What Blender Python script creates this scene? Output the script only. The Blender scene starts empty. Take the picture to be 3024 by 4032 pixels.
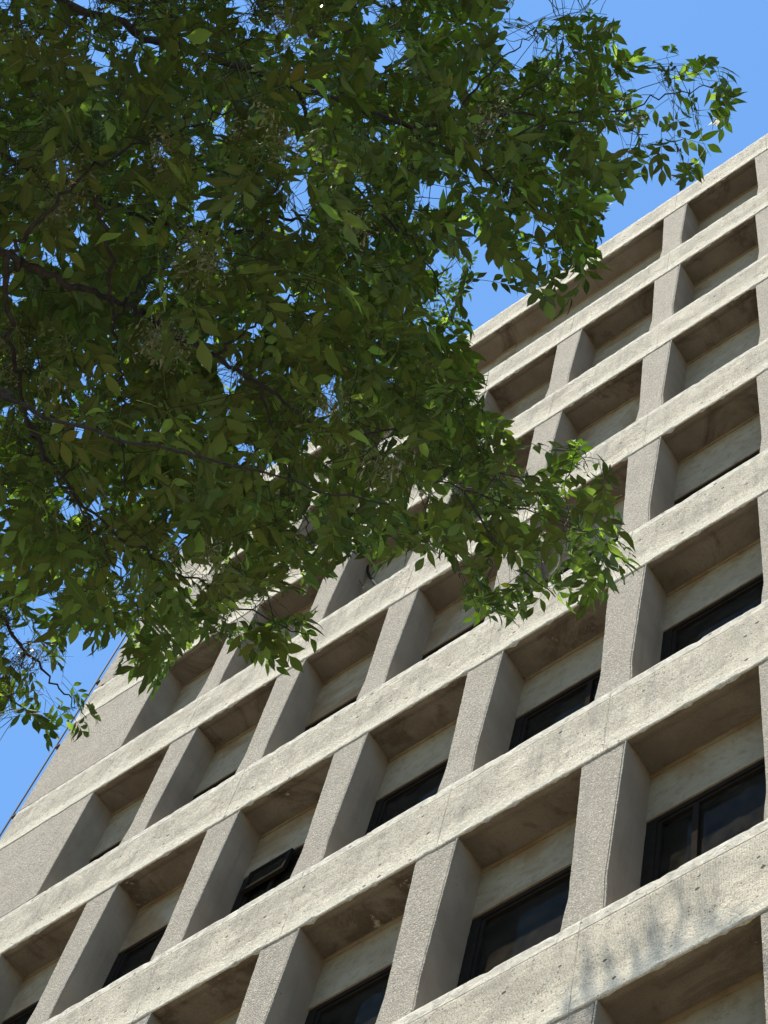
import bpy, math, random
import numpy as np
from mathutils import Vector, Matrix

random.seed(7)
rng = np.random.default_rng(11)
scene = bpy.context.scene
R_ = math.radians

# ---------------------------------------------------------------- camera
ZO = 13.736                                   # height of the lowest visible beam's underside above the ground
CR = np.array([[0.78970776, 0.59346434, 0.15544047],
               [-0.51056905, 0.77625674, -0.3697901],
               [-0.34011895, 0.21266302, 0.91602049]])   # rows: image right, image down, forward
CC = np.array([5.39877, -6.37596, -12.13628 + ZO])       # eye, 1.6 m above the pavement
FPX = 8512.45                                 # focal length in pixels of the 3024 x 4032 frame
cam_d = bpy.data.cameras.new('camera')
cam = bpy.data.objects.new('camera', cam_d)
scene.collection.objects.link(cam)
M = Matrix([[CR[0][i], -CR[1][i], -CR[2][i], CC[i]] for i in range(3)] + [[0, 0, 0, 1]])
cam.matrix_world = M
cam_d.sensor_fit = 'VERTICAL'
cam_d.sensor_height = 36.0
cam_d.sensor_width = 27.0
cam_d.lens = FPX / 4032 * 36.0
cam_d.clip_start = 0.1
cam_d.clip_end = 2000
scene.camera = cam

# ---------------------------------------------------------------- daylight
SUN_EL, SUN_AZ = R_(70), R_(-22)              # azimuth measured from the facade normal (-Y) towards -X
SUN = np.array([math.sin(SUN_AZ) * math.cos(SUN_EL), -math.cos(SUN_AZ) * math.cos(SUN_EL), math.sin(SUN_EL)])
world = bpy.data.worlds.new('World')
scene.world = world
world.use_nodes = True
wn = world.node_tree
sky = wn.nodes.new('ShaderNodeTexSky')
sky.sky_type = 'NISHITA'
sky.sun_disc = False
sky.sun_elevation = SUN_EL
sky.sun_rotation = math.atan2(SUN[0], SUN[1])
sky.altitude = 50
sky.air_density = 1.0
sky.dust_density = 0.0
sky.ozone_density = 3.0
wn.nodes['Background'].inputs['Strength'].default_value = 0.106
tint = wn.nodes.new('ShaderNodeMix')
tint.data_type = 'RGBA'; tint.blend_type = 'MULTIPLY'; tint.inputs['Factor'].default_value = 1.0
tint.inputs[7].default_value = (0.76, 0.98, 1.05, 1)      # clear, slightly cyan air
wn.links.new(sky.outputs['Color'], tint.inputs[6])
wn.links.new(tint.outputs[2], wn.nodes['Background'].inputs['Color'])
sun_d = bpy.data.lights.new('sun', 'SUN')
sun_d.energy = 5.0
sun_d.angle = R_(0.53)
sun_d.color = (1.0, 0.93, 0.80)
sun = bpy.data.objects.new('sun', sun_d)
sun.rotation_euler = Vector(SUN).to_track_quat('Z', 'Y').to_euler()
sun.location = (0, -20, 60)
scene.collection.objects.link(sun)

scene.view_settings.view_transform = 'Standard'
scene.view_settings.look = 'None'
scene.view_settings.exposure = 1.32
scene.view_settings.gamma = 1
scene.view_settings.use_curve_mapping = False
scene.cycles.max_bounces = 8
scene.cycles.diffuse_bounces = 5
scene.cycles.transparent_max_bounces = 8

# ---------------------------------------------------------------- helpers
def link(o, parent=None):
    scene.collection.objects.link(o)
    if parent is not None:
        o.parent = parent
    return o

def obj(name, me, parent=None, loc=None):
    o = bpy.data.objects.new(name, me)
    if loc is not None:
        o.location = loc
    return link(o, parent)

def tag(o, label=None, cat=None, group=None, kind=None):
    for k, v in (('label', label), ('category', cat), ('group', group), ('kind', kind)):
        if v:
            o[k] = v
    return o

class MB:
    """collects vertices, faces and material slots of one mesh"""
    def __init__(s):
        s.v, s.f, s.m = [], [], []
    def face(s, pts, m=0):
        n = len(s.v)
        s.v += [tuple(p) for p in pts]
        s.f.append(tuple(range(n, n + len(pts))))
        s.m.append(m)
    def box(s, x0, x1, y0, y1, z0, z1, m=0):
        n = len(s.v)
        s.v += [(x, y, z) for z in (z0, z1) for y in (y0, y1) for x in (x0, x1)]
        for q in ((0, 2, 3, 1), (4, 5, 7, 6), (0, 1, 5, 4), (2, 6, 7, 3), (0, 4, 6, 2), (1, 3, 7, 5)):
            s.f.append(tuple(n + i for i in q))
            s.m.append(m)
    def grid(s, rows, m=0, closed=False):
        """rows: equal-length lists of points; quads between neighbours"""
        n = len(s.v)
        k = len(rows[0])
        for r in rows:
            s.v += [tuple(p) for p in r]
        for i in range(len(rows) - 1):
            for j in range(k if closed else k - 1):
                j2 = (j + 1) % k
                a = n + i * k
                b = n + (i + 1) * k
                s.f.append((a + j, a + j2, b + j2, b + j))
                s.m.append(m)
    def tube(s, pts, radii, sides=6, m=0, cap=True):
        pts = [Vector(p) for p in pts]
        if not hasattr(radii, '__len__'):
            radii = [radii] * len(pts)
        rows = []
        up = Vector((0.3, 0.2, 1)).normalized()
        for i, p in enumerate(pts):
            d = (pts[min(i + 1, len(pts) - 1)] - pts[max(i - 1, 0)]).normalized()
            a = d.cross(up)
            if a.length < 1e-3:
                a = d.cross(Vector((1, 0, 0)))
            a.normalize()
            b = a.cross(d)
            rows.append([p + (a * math.cos(t) + b * math.sin(t)) * radii[i] for t in [2 * math.pi * k / sides for k in range(sides)]])
        s.grid(rows, m, closed=True)
        if cap:
            s.face(rows[-1], m)
            s.face(rows[0][::-1], m)
    def mesh(s, name, mats, smooth=False):
        me = bpy.data.meshes.new(name)
        me.from_pydata(s.v, [], s.f)
        for mt in (mats if isinstance(mats, (list, tuple)) else [mats]):
            me.materials.append(mt)
        me.polygons.foreach_set('material_index', s.m)
        if smooth:
            me.polygons.foreach_set('use_smooth', [True] * len(s.f))
        me.update()
        return me

# ---------------------------------------------------------------- materials
class NT:
    def __init__(s, name):
        s.mat = bpy.data.materials.new(name)
        s.mat.use_nodes = True
        s.t = s.mat.node_tree
        s.t.nodes.clear()
        s.out = s.n('ShaderNodeOutputMaterial')
    def n(s, typ, **kw):
        nd = s.t.nodes.new(typ)
        for k, v in kw.items():
            setattr(nd, k, v)
        return nd
    def l(s, a, b):
        s.t.links.new(a, b)
    def noise(s, co, scale, detail=4, rough=0.55, dist=0):
        nd = s.n('ShaderNodeTexNoise')
        nd.inputs['Scale'].default_value = scale
        nd.inputs['Detail'].default_value = detail
        nd.inputs['Roughness'].default_value = rough
        nd.inputs['Distortion'].default_value = dist
        s.l(co, nd.inputs['Vector'])
        return nd.outputs['Fac']
    def ramp(s, fac, stops):
        nd = s.n('ShaderNodeValToRGB')
        cr = nd.color_ramp
        while len(cr.elements) < len(stops):
            cr.elements.new(0.5)
        for e, (p, c) in zip(cr.elements, stops):
            e.position = p
            e.color = (c, c, c, 1) if not hasattr(c, '__len__') else tuple(c) + (1,)
        s.l(fac, nd.inputs['Fac'])
        return nd.outputs['Color']
    def mix(s, fac, a, b, mode='MIX'):
        nd = s.n('ShaderNodeMix', data_type='RGBA', blend_type=mode)
        for sock, v in ((nd.inputs['Factor'], fac), (nd.inputs[6], a), (nd.inputs[7], b)):
            if isinstance(v, (int, float)):
                sock.default_value = v
            elif isinstance(v, tuple):
                sock.default_value = v + (1,)
            else:
                s.l(v, sock)
        return nd.outputs[2]
    def math(s, op, a, b=0.0, c=0.0, clamp=False):
        nd = s.n('ShaderNodeMath', operation=op, use_clamp=clamp)
        for i, v in enumerate((a, b, c)):
            if isinstance(v, (int, float)):
                nd.inputs[i].default_value = v
            else:
                s.l(v, nd.inputs[i])
        return nd.outputs[0]
    def principled(s, col, rough=0.9, bump=None, bump_d=0.01, strength=1.0, spec=0.3, metal=0.0):
        b = s.n('ShaderNodeBsdfPrincipled')
        if isinstance(col, tuple):
            b.inputs['Base Color'].default_value = col + (1,)
        else:
            s.l(col, b.inputs['Base Color'])
        b.inputs['Roughness'].default_value = rough
        b.inputs['Specular IOR Level'].default_value = spec
        b.inputs['Metallic'].default_value = metal
        if bump is not None:
            bp = s.n('ShaderNodeBump')
            bp.inputs['Distance'].default_value = bump_d
            bp.inputs['Strength'].default_value = strength
            s.l(bump, bp.inputs['Height'])
            s.l(bp.outputs['Normal'], b.inputs['Normal'])
        s.l(b.outputs[0], s.out.inputs['Surface'])
        return b

def coords(nt):
    g = nt.n('ShaderNodeNewGeometry').outputs['Position']
    t = nt.n('ShaderNodeTexCoord').outputs['Object']
    return g, t

def stretched(nt, co, sc):
    mp = nt.n('ShaderNodeMapping')
    mp.inputs['Scale'].default_value = sc
    nt.l(co, mp.inputs['Vector'])
    return mp.outputs['Vector']

def pits(nt, co, scale, size, keep):
    """sparse round air holes: returns mask 1 in a hole"""
    v = nt.n('ShaderNodeTexVoronoi', feature='F1')
    v.inputs['Scale'].default_value = scale
    v.inputs['Randomness'].default_value = 1
    nt.l(co, v.inputs['Vector'])
    sep = nt.n('ShaderNodeSeparateColor')
    nt.l(v.outputs['Color'], sep.inputs[0])
    rad = nt.math('MULTIPLY', sep.outputs[1], size)
    inside = nt.math('LESS_THAN', v.outputs['Distance'], rad)
    on = nt.math('LESS_THAN', sep.outputs[0], keep)
    return nt.math('MULTIPLY', inside, on)

def cracks(nt, co, scale, width, dist=1.2):
    nz = nt.n('ShaderNodeTexNoise')
    nz.inputs['Scale'].default_value = scale * 2.3
    nz.inputs['Detail'].default_value = 5
    nt.l(co, nz.inputs['Vector'])
    add = nt.n('ShaderNodeVectorMath', operation='MULTIPLY_ADD')
    nt.l(nz.outputs['Color'], add.inputs[0])
    add.inputs[1].default_value = (dist / scale,) * 3
    nt.l(co, add.inputs[2])
    v = nt.n('ShaderNodeTexVoronoi', feature='DISTANCE_TO_EDGE')
    v.inputs['Scale'].default_value = scale
    nt.l(add.outputs[0], v.inputs['Vector'])
    line = nt.math('LESS_THAN', v.outputs['Distance'], width)
    part = nt.math('GREATER_THAN', nt.noise(co, 0.9, 2), 0.55)
    return nt.math('MULTIPLY', line, part)

def beam_concrete():
    nt = NT('bush_hammered_concrete')
    g, t = coords(nt)
    sep = nt.n('ShaderNodeSeparateXYZ'); nt.l(t, sep.inputs[0])
    z = sep.outputs['Z']
    big = nt.noise(g, 1.3, 5, 0.6)
    mid = nt.noise(g, 9, 6, 0.65, 0.3)
    fine = nt.noise(g, 48, 4, 0.75)
    grit = nt.noise(g, 70, 3, 0.7)
    col = nt.mix(nt.ramp(big, [(0.3, 0.0), (0.7, 1.0)]), (0.50, 0.44, 0.342), (0.60, 0.535, 0.422))
    col = nt.mix(nt.ramp(mid, [(0.36, 0.55), (0.56, 0.0)]), col, (0.29, 0.262, 0.215))
    col = nt.mix(nt.ramp(fine, [(0.38, 0.9), (0.50, 0.0)]), col, (0.20, 0.18, 0.15))
    col = nt.mix(nt.ramp(grit, [(0.53, 0.0), (0.62, 0.8)]), col, (0.74, 0.69, 0.57))
    # rainwater streaks and soot, drawn out downwards
    st = nt.noise(stretched(nt, g, (9, 9, 0.8)), 1.0, 5, 0.6)
    col = nt.mix(nt.ramp(st, [(0.50, 0.0), (0.70, 0.45)]), col, (0.235, 0.22, 0.195))
    # smoother cement-rich band along the lower edge and on the upper lip
    low = nt.ramp(z, [(0.10, 1.0), (0.30, 0.0)])
    lip = nt.ramp(z, [(0.985, 0.0), (0.995, 0.7)])
    col = nt.mix(nt.math('MULTIPLY', low, 0.35), col, (0.59, 0.56, 0.465))
    col = nt.mix(lip, col, nt.mix(nt.ramp(mid, [(0.4, 0.0), (0.6, 1.0)]), (0.37, 0.345, 0.295), (0.57, 0.54, 0.465)))
    sq = stretched(nt, g, (1.0, 1.0, 1.15))
    p1 = pits(nt, sq, 8, 0.17, 0.42)
    p2 = pits(nt, sq, 24, 0.22, 0.25)
    hole = nt.math('MAXIMUM', p1, p2)
    cr = cracks(nt, g, 1.1, 0.004)
    recess_dark = nt.math('MAXIMUM', nt.math('MULTIPLY', hole, 0.85), nt.math('MULTIPLY', cr, 0.5))
    col = nt.mix(recess_dark, col, (0.045, 0.035, 0.03))  # shade inside the air holes painted in as dark colour; cracks darkened too
    # tooled ribs: upright, broken up, only on the middle zone of the face
    wv = nt.n('ShaderNodeTexWave', wave_type='BANDS', bands_direction='X')
    wv.inputs['Scale'].default_value = 24
    wv.inputs['Distortion'].default_value = 1.6
    wv.inputs['Detail'].default_value = 2
    wv.inputs['Detail Scale'].default_value = 6
    nt.l(stretched(nt, g, (1, 1, 0.25)), wv.inputs['Vector'])
    wz = nt.n('ShaderNodeTexWave', wave_type='BANDS', bands_direction='Z')
    wz.inputs['Scale'].default_value = 13
    wz.inputs['Distortion'].default_value = 3
    nt.l(g, wz.inputs['Vector'])
    rib = nt.math('MULTIPLY', wv.outputs['Fac'], nt.math('MULTIPLY_ADD', wz.outputs['Fac'], 0.6, 0.4))
    zone = nt.math('MULTIPLY', nt.ramp(z, [(0.20, 0.0), (0.38, 1.0)]), nt.ramp(z, [(0.965, 1.0), (0.985, 0.0)]))
    patch = nt.ramp(nt.noise(g, 2.1, 3), [(0.35, 0.25), (0.6, 1.0)])
    h = nt.math('MULTIPLY', nt.math('MULTIPLY', rib, zone), patch)
    h = nt.math('MULTIPLY', h, 0.9)
    h = nt.math('ADD', h, nt.math('MULTIPLY', fine, 1.3))
    h = nt.math('ADD', h, nt.math('MULTIPLY', mid, 2.2))
    h = nt.math('SUBTRACT', h, nt.math('MULTIPLY', hole, 3.0))
    h = nt.math('SUBTRACT', h, nt.math('MULTIPLY', cr, 1.5))
    nt.principled(col, 0.95, h, 0.016, 1.0, 0.04)
    return nt.mat

def column_concrete():
    nt = NT('exposed_aggregate_concrete')
    g, t = coords(nt)
    big = nt.noise(g, 1.7, 5, 0.6)
    fine = nt.noise(g, 45, 4, 0.75)
    v = nt.n('ShaderNodeTexVoronoi', feature='F1')
    v.inputs['Scale'].default_value = 78
    nt.l(g, v.inputs['Vector'])
    sv = nt.n('ShaderNodeSeparateColor'); nt.l(v.outputs['Color'], sv.inputs[0])
    col = nt.mix(nt.ramp(big, [(0.3, 0.0), (0.7, 1.0)]), (0.300, 0.265, 0.213), (0.372, 0.333, 0.272))
    col = nt.mix(nt.ramp(sv.outputs[0], [(0.0, 0.55), (0.35, 0.0), (0.72, 0.0), (1.0, 0.0)]), col, (0.17, 0.158, 0.142))
    col = nt.mix(nt.ramp(sv.outputs[1], [(0.70, 0.0), (0.9, 0.6)]), col, (0.56, 0.52, 0.44))
    col = nt.mix(nt.ramp(fine, [(0.36, 0.8), (0.5, 0.0)]), col, (0.17, 0.158, 0.14))
    st = nt.noise(stretched(nt, g, (7, 7, 0.6)), 1.0, 4, 0.6)
    col = nt.mix(nt.ramp(st, [(0.54, 0.0), (0.74, 0.35)]), col, (0.22, 0.20, 0.185))
    hole = pits(nt, g, 14, 0.13, 0.12)
    col = nt.mix(nt.math('MULTIPLY', hole, 0.8), col, (0.07, 0.06, 0.055))
    h = nt.math('ADD', nt.math('MULTIPLY', v.outputs['Distance'], -1.2), nt.math('MULTIPLY', fine, 2.0))
    h = nt.math('ADD', h, nt.math('MULTIPLY', nt.noise(g, 11, 4), 1.3))
    nt.principled(col, 0.95, h, 0.012, 1.0, 0.05)
    return nt.mat

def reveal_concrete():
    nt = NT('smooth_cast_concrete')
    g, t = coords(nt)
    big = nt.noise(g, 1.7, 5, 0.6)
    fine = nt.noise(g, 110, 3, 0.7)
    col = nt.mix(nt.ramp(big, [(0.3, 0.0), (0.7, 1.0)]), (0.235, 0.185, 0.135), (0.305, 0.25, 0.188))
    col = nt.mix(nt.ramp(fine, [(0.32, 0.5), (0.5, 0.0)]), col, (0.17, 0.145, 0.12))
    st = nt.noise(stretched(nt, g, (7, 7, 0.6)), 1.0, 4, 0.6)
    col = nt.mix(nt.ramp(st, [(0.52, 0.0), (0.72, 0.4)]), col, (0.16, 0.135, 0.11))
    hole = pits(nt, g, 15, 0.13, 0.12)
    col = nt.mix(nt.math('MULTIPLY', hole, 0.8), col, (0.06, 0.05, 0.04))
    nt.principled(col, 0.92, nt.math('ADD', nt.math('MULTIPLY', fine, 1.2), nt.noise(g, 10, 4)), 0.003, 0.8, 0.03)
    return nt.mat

def panel_concrete():
    nt = NT('stained_cement_render')
    g, t = coords(nt)
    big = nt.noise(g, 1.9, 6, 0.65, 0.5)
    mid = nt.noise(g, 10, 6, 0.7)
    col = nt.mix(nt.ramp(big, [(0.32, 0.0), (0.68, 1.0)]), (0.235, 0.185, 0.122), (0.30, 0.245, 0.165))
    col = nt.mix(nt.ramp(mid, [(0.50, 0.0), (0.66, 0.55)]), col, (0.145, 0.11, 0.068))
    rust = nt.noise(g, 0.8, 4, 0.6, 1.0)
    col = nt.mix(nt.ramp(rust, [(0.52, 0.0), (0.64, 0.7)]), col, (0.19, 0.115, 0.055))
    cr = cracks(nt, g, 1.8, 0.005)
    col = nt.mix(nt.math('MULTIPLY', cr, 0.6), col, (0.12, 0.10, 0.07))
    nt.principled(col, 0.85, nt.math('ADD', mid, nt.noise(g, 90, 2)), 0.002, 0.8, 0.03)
    return nt.mat

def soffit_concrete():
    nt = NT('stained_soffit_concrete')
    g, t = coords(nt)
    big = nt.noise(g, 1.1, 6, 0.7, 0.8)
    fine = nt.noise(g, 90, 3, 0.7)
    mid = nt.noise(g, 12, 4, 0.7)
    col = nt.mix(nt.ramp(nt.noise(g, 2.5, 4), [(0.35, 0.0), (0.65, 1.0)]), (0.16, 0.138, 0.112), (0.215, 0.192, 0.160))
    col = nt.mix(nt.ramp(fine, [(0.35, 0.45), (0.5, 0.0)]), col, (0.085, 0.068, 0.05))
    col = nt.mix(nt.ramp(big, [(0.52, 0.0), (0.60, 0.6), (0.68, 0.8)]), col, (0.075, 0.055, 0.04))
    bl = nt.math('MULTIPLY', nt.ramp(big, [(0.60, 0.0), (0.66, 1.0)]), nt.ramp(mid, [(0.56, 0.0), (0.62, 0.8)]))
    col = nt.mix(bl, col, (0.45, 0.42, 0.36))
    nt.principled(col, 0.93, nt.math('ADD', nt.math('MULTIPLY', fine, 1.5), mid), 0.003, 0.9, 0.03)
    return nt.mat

def simple(name, col, rough=0.6, spec=0.4, metal=0.0, nscale=8, var=0.25):
    nt = NT(name)
    g, t = coords(nt)
    nz = nt.noise(g, nscale, 5, 0.6)
    c2 = tuple(c * (1 - var) for c in col)
    c = nt.mix(nt.ramp(nz, [(0.35, 0.0), (0.65, 1.0)]), c2, col)
    nt.principled(c, rough, nt.noise(g, nscale * 8, 2), 0.0008, 0.4, spec, metal)
    return nt.mat

def glass_mat():
    nt = NT('tinted_window_glass')
    g, t = coords(nt)
    tr = nt.n('ShaderNodeBsdfTransparent'); tr.inputs[0].default_value = (0.30, 0.32, 0.28, 1)
    gl = nt.n('ShaderNodeBsdfGlossy'); gl.inputs['Roughness'].default_value = 0.02
    gl.inputs['Color'].default_value = (0.17, 0.155, 0.135, 1)
    df = nt.n('ShaderNodeBsdfDiffuse'); df.inputs[0].default_value = (0.16, 0.14, 0.11, 1)
    fr = nt.n('ShaderNodeFresnel'); fr.inputs['IOR'].default_value = 1.22
    bp = nt.n('ShaderNodeBump'); bp.inputs['Distance'].default_value = 0.0008
    nt.l(nt.noise(g, 2.5, 2), bp.inputs['Height'])
    dust = nt.n('ShaderNodeMixShader')
    nt.l(nt.ramp(nt.noise(g, 5, 5, 0.7), [(0.35, 0.05), (0.7, 0.15)]), dust.inputs[0])
    nt.l(tr.outputs[0], dust.inputs[1]); nt.l(df.outputs[0], dust.inputs[2])
    mx = nt.n('ShaderNodeMixShader')
    nt.l(fr.outputs[0], mx.inputs[0])
    nt.l(dust.outputs[0], mx.inputs[1]); nt.l(gl.outputs[0], mx.inputs[2])
    nt.l(mx.outputs[0], nt.out.inputs['Surface'])
    return nt.mat

def leaf_mat():
    nt = NT('ash_leaf')
    geo = nt.n('ShaderNodeNewGeometry')
    uv = nt.n('ShaderNodeUVMap')
    sp = nt.n('ShaderNodeSeparateXYZ'); nt.l(uv.outputs[0], sp.inputs[0])
    u = nt.math('ABSOLUTE', nt.math('SUBTRACT', sp.outputs[0], 0.5))
    rib = nt.math('LESS_THAN', u, 0.035)
    # side veins slanting forward from the midrib
    k = nt.math('SINE', nt.math('MULTIPLY', nt.math('SUBTRACT', sp.outputs[1], nt.math('MULTIPLY', u, 0.55)), 62.0))
    vein = nt.math('MULTIPLY', nt.ramp(k, [(0.80, 0.0), (1.0, 1.0)]), 0.45)
    rnd = geo.outputs['Random Per Island']
    cb = nt.ramp(rnd, [(0.0, (0.038, 0.066, 0.020)), (0.45, (0.092, 0.145, 0.036)), (0.78, (0.152, 0.218, 0.056)),
                       (0.985, (0.16, 0.19, 0.04)), (1.0, (0.20, 0.15, 0.05))])
    bl = nt.noise(geo.outputs['Position'], 1.4, 3)
    cb = nt.mix(nt.ramp(bl, [(0.35, 0.35), (0.65, 0.0)]), cb, (0.045, 0.066, 0.020))
    cb = nt.mix(nt.math('MULTIPLY', nt.math('MAXIMUM', rib, vein), 0.55), cb, (0.16, 0.20, 0.075))
    spots = nt.ramp(nt.noise(geo.outputs['Position'], 60, 3), [(0.70, 0.0), (0.76, 0.6)])
    cb = nt.mix(spots, cb, (0.09, 0.06, 0.03))
    under = nt.mix(geo.outputs['Backfacing'], cb, nt.mix(0.35, cb, (0.14, 0.13, 0.05)))
    bp = nt.n('ShaderNodeBump'); bp.inputs['Distance'].default_value = 0.0015; bp.inputs['Strength'].default_value = 0.7
    nt.l(nt.math('ADD', vein, nt.noise(geo.outputs['Position'], 45, 2)), bp.inputs['Height'])
    pr = nt.n('ShaderNodeBsdfPrincipled')
    nt.l(under, pr.inputs['Base Color'])
    pr.inputs['Roughness'].default_value = 0.62
    pr.inputs['Specular IOR Level'].default_value = 0.10
    nt.l(bp.outputs[0], pr.inputs['Normal'])
    tl = nt.n('ShaderNodeBsdfTranslucent')
    tc = nt.mix(1.0, cb, (0.46, 0.74, 0.10), 'MULTIPLY')
    tc = nt.mix(nt.ramp(rnd, [(0.60, 0.0), (0.605, 1.0), (0.69, 1.0), (0.695, 0.0)]), tc, (0.30, 0.48, 0.05))
    nt.l(tc, tl.inputs['Color'])
    mx = nt.n('ShaderNodeMixShader'); mx.inputs[0].default_value = 0.42
    nt.l(pr.outputs[0], mx.inputs[1]); nt.l(tl.outputs[0], mx.inputs[2])
    nt.l(mx.outputs[0], nt.out.inputs['Surface'])
    return nt.mat

def seed_mat():
    nt = NT('dry_seed_wing')
    geo = nt.n('ShaderNodeNewGeometry')
    cb = nt.ramp(geo.outputs['Random Per Island'], [(0.0, (0.12, 0.13, 0.04)), (0.5, (0.20, 0.20, 0.07)), (1.0, (0.34, 0.30, 0.16))])
    pr = nt.n('ShaderNodeBsdfPrincipled'); nt.l(cb, pr.inputs['Base Color']); pr.inputs['Roughness'].default_value = 0.5
    tl = nt.n('ShaderNodeBsdfTranslucent'); nt.l(cb, tl.inputs['Color'])
    mx = nt.n('ShaderNodeMixShader'); mx.inputs[0].default_value = 0.35
    nt.l(pr.outputs[0], mx.inputs[1]); nt.l(tl.outputs[0], mx.inputs[2])
    nt.l(mx.outputs[0], nt.out.inputs['Surface'])
    return nt.mat

def bark_mat():
    nt = NT('grey_brown_bark')
    g, t = coords(nt)
    nz = nt.noise(stretched(nt, g, (1, 1, 0.35)), 60, 5, 0.7)
    col = nt.mix(nt.ramp(nz, [(0.35, 0.0), (0.65, 1.0)]), (0.013, 0.011, 0.010), (0.038, 0.034, 0.031))
    nt.principled(col, 0.9, nz, 0.004, 0.9, 0.2)
    return nt.mat

M_BEAM = beam_concrete()
M_COL = column_concrete()
M_REV = reveal_concrete()
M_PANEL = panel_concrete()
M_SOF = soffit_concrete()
M_FRAME = simple('dark_bronze_window_metal', (0.022, 0.018, 0.015), 0.8, 0.0, 0.0, 15)
M_GLASS = glass_mat()
M_DARK = simple('painted_interior', (0.12, 0.11, 0.09), 0.9, 0.2, 0, 2)
M_BLIND = simple('roller_blind_cloth', (0.30, 0.28, 0.22), 0.9, 0.2, 0, 6)
M_JOINT = simple('joint_mortar', (0.20, 0.185, 0.16), 0.95, 0.1, 0, 30)
M_METAL = simple('galvanised_metal', (0.06, 0.062, 0.075), 0.7, 0.1, 0.0, 20)
M_CABLE = simple('black_rubber_cable', (0.014, 0.014, 0.017), 0.9, 0.05, 0, 20)
M_WIRE = simple('grey_wire_sheath', (0.07, 0.07, 0.068), 0.9, 0.05, 0, 20)
M_ROOF = simple('roof_gravel_felt', (0.16, 0.155, 0.15), 0.95, 0.1, 0, 4)
M_LEAF = leaf_mat()
M_SEED = seed_mat()
M_BARK = bark_mat()

# ---------------------------------------------------------------- ground
def sheet(name, x0, x1, y0, y1, z, mat):
    m = MB(); m.face([(x0, y0, z), (x1, y0, z), (x1, y1, z), (x0, y1, z)])
    return tag(obj(name, m.mesh(name, mat)), kind='structure')
sheet('ground', -600, 600, -600, 600, 0.0, simple('packed_earth', (0.17, 0.145, 0.105), 0.95, 0.1, 0, 0.4))
sheet('road', -600, 600, -26, -13, 0.004, simple('asphalt', (0.055, 0.055, 0.056), 0.9, 0.2, 0, 3))
m = MB(); m.box(-600, 600, -13, 0.0, 0.006, 0.13)
tag(obj('pavement', m.mesh('pavement', simple('pavement_concrete', (0.30, 0.245, 0.17), 0.92, 0.2, 0, 2))), kind='structure')

# ---------------------------------------------------------------- the office building
W, H = 1.72, 3.68125
COLW = 0.457
BEAM_H = 1.195
DEP = 0.405
C0, C1 = -5, 4                 # column lines; -5 is the corner pier
ROWS = range(-3, 7)
zr = lambda j: ZO + H * j
XL, XR = -10.50, C1 * W

bld = bpy.data.objects.new('office_building', None)
bld.location = (0, 0, 0)
link(bld)
tag(bld, 'concrete office block seen steeply from below, deep beam and column grid with recessed windows', 'building')

def jit(a):
    return random.uniform(-a, a)

def spandrel_mesh(length, seed, end_chamfer=False):
    """beam panel, origin at its left end, front face y=0, underside z=0; slot 0 face, 1 soffit"""
    r = random.Random(seed)
    nx = max(24, int(length / 0.035))
    ph = [r.uniform(0, 6.28) for _ in range(8)]
    chips = [(r.uniform(0.05, 0.95), r.uniform(0.008, 0.028), r.uniform(0.006, 0.018)) for _ in range(r.randint(5, 9))]
    tops = [(r.uniform(0.05, 0.95), r.uniform(0.01, 0.03), r.uniform(0.003, 0.010)) for _ in range(4)]
    rows = []
    for i in range(nx + 1):
        u = i / nx
        x = u * length
        wob = 0.0022 * math.sin(x * 9 + ph[0]) + 0.0016 * math.sin(x * 23 + ph[1]) + 0.0016 * math.sin(x * 61 + ph[2]) + r.uniform(-0.0018, 0.0018)
        c = sum(d * math.exp(-((u - p) / w) ** 2) for p, w, d in chips)
        ct = sum(d * math.exp(-((u - p) / w) ** 2) for p, w, d in tops) + r.uniform(0, 0.0012)
        e = 0.012 + wob * 0.8 + c
        yb = 0.0045 * math.sin(x * 1.9 + ph[3])
        prof = [(DEP + 0.03, 0.030), (0.104, 0.030), (0.098, 0.018), (0.072, 0.018), (0.066, 0.0),
                (e + 0.004, 0.0 + wob), (e * 0.35, e * 0.30), (0.0, e * 1.15 + 0.004), (0.001, 0.15),
                (yb * 0.3, 0.5), (0.0, 0.985), (0.009, 0.990), (0.009, 0.9965), (0.0015, 1.002),
                (0.002 + ct, 1.12), (0.010 + ct, 1.158), (0.030 + ct, 1.182), (0.07, BEAM_H), (DEP + 0.03, BEAM_H + 0.015)]
        rows.append([(x, y, z) for y, z in prof])
    mb = MB()
    n = len(rows[0])
    mb.grid(rows, 0)
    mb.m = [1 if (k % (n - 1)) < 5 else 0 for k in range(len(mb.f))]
    mb.face(rows[0][::-1], 0)
    mb.face(rows[-1], 0)
    mb.f = [tuple(reversed(f)) for f in mb.f]
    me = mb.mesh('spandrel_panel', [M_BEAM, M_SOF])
    return me

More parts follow.
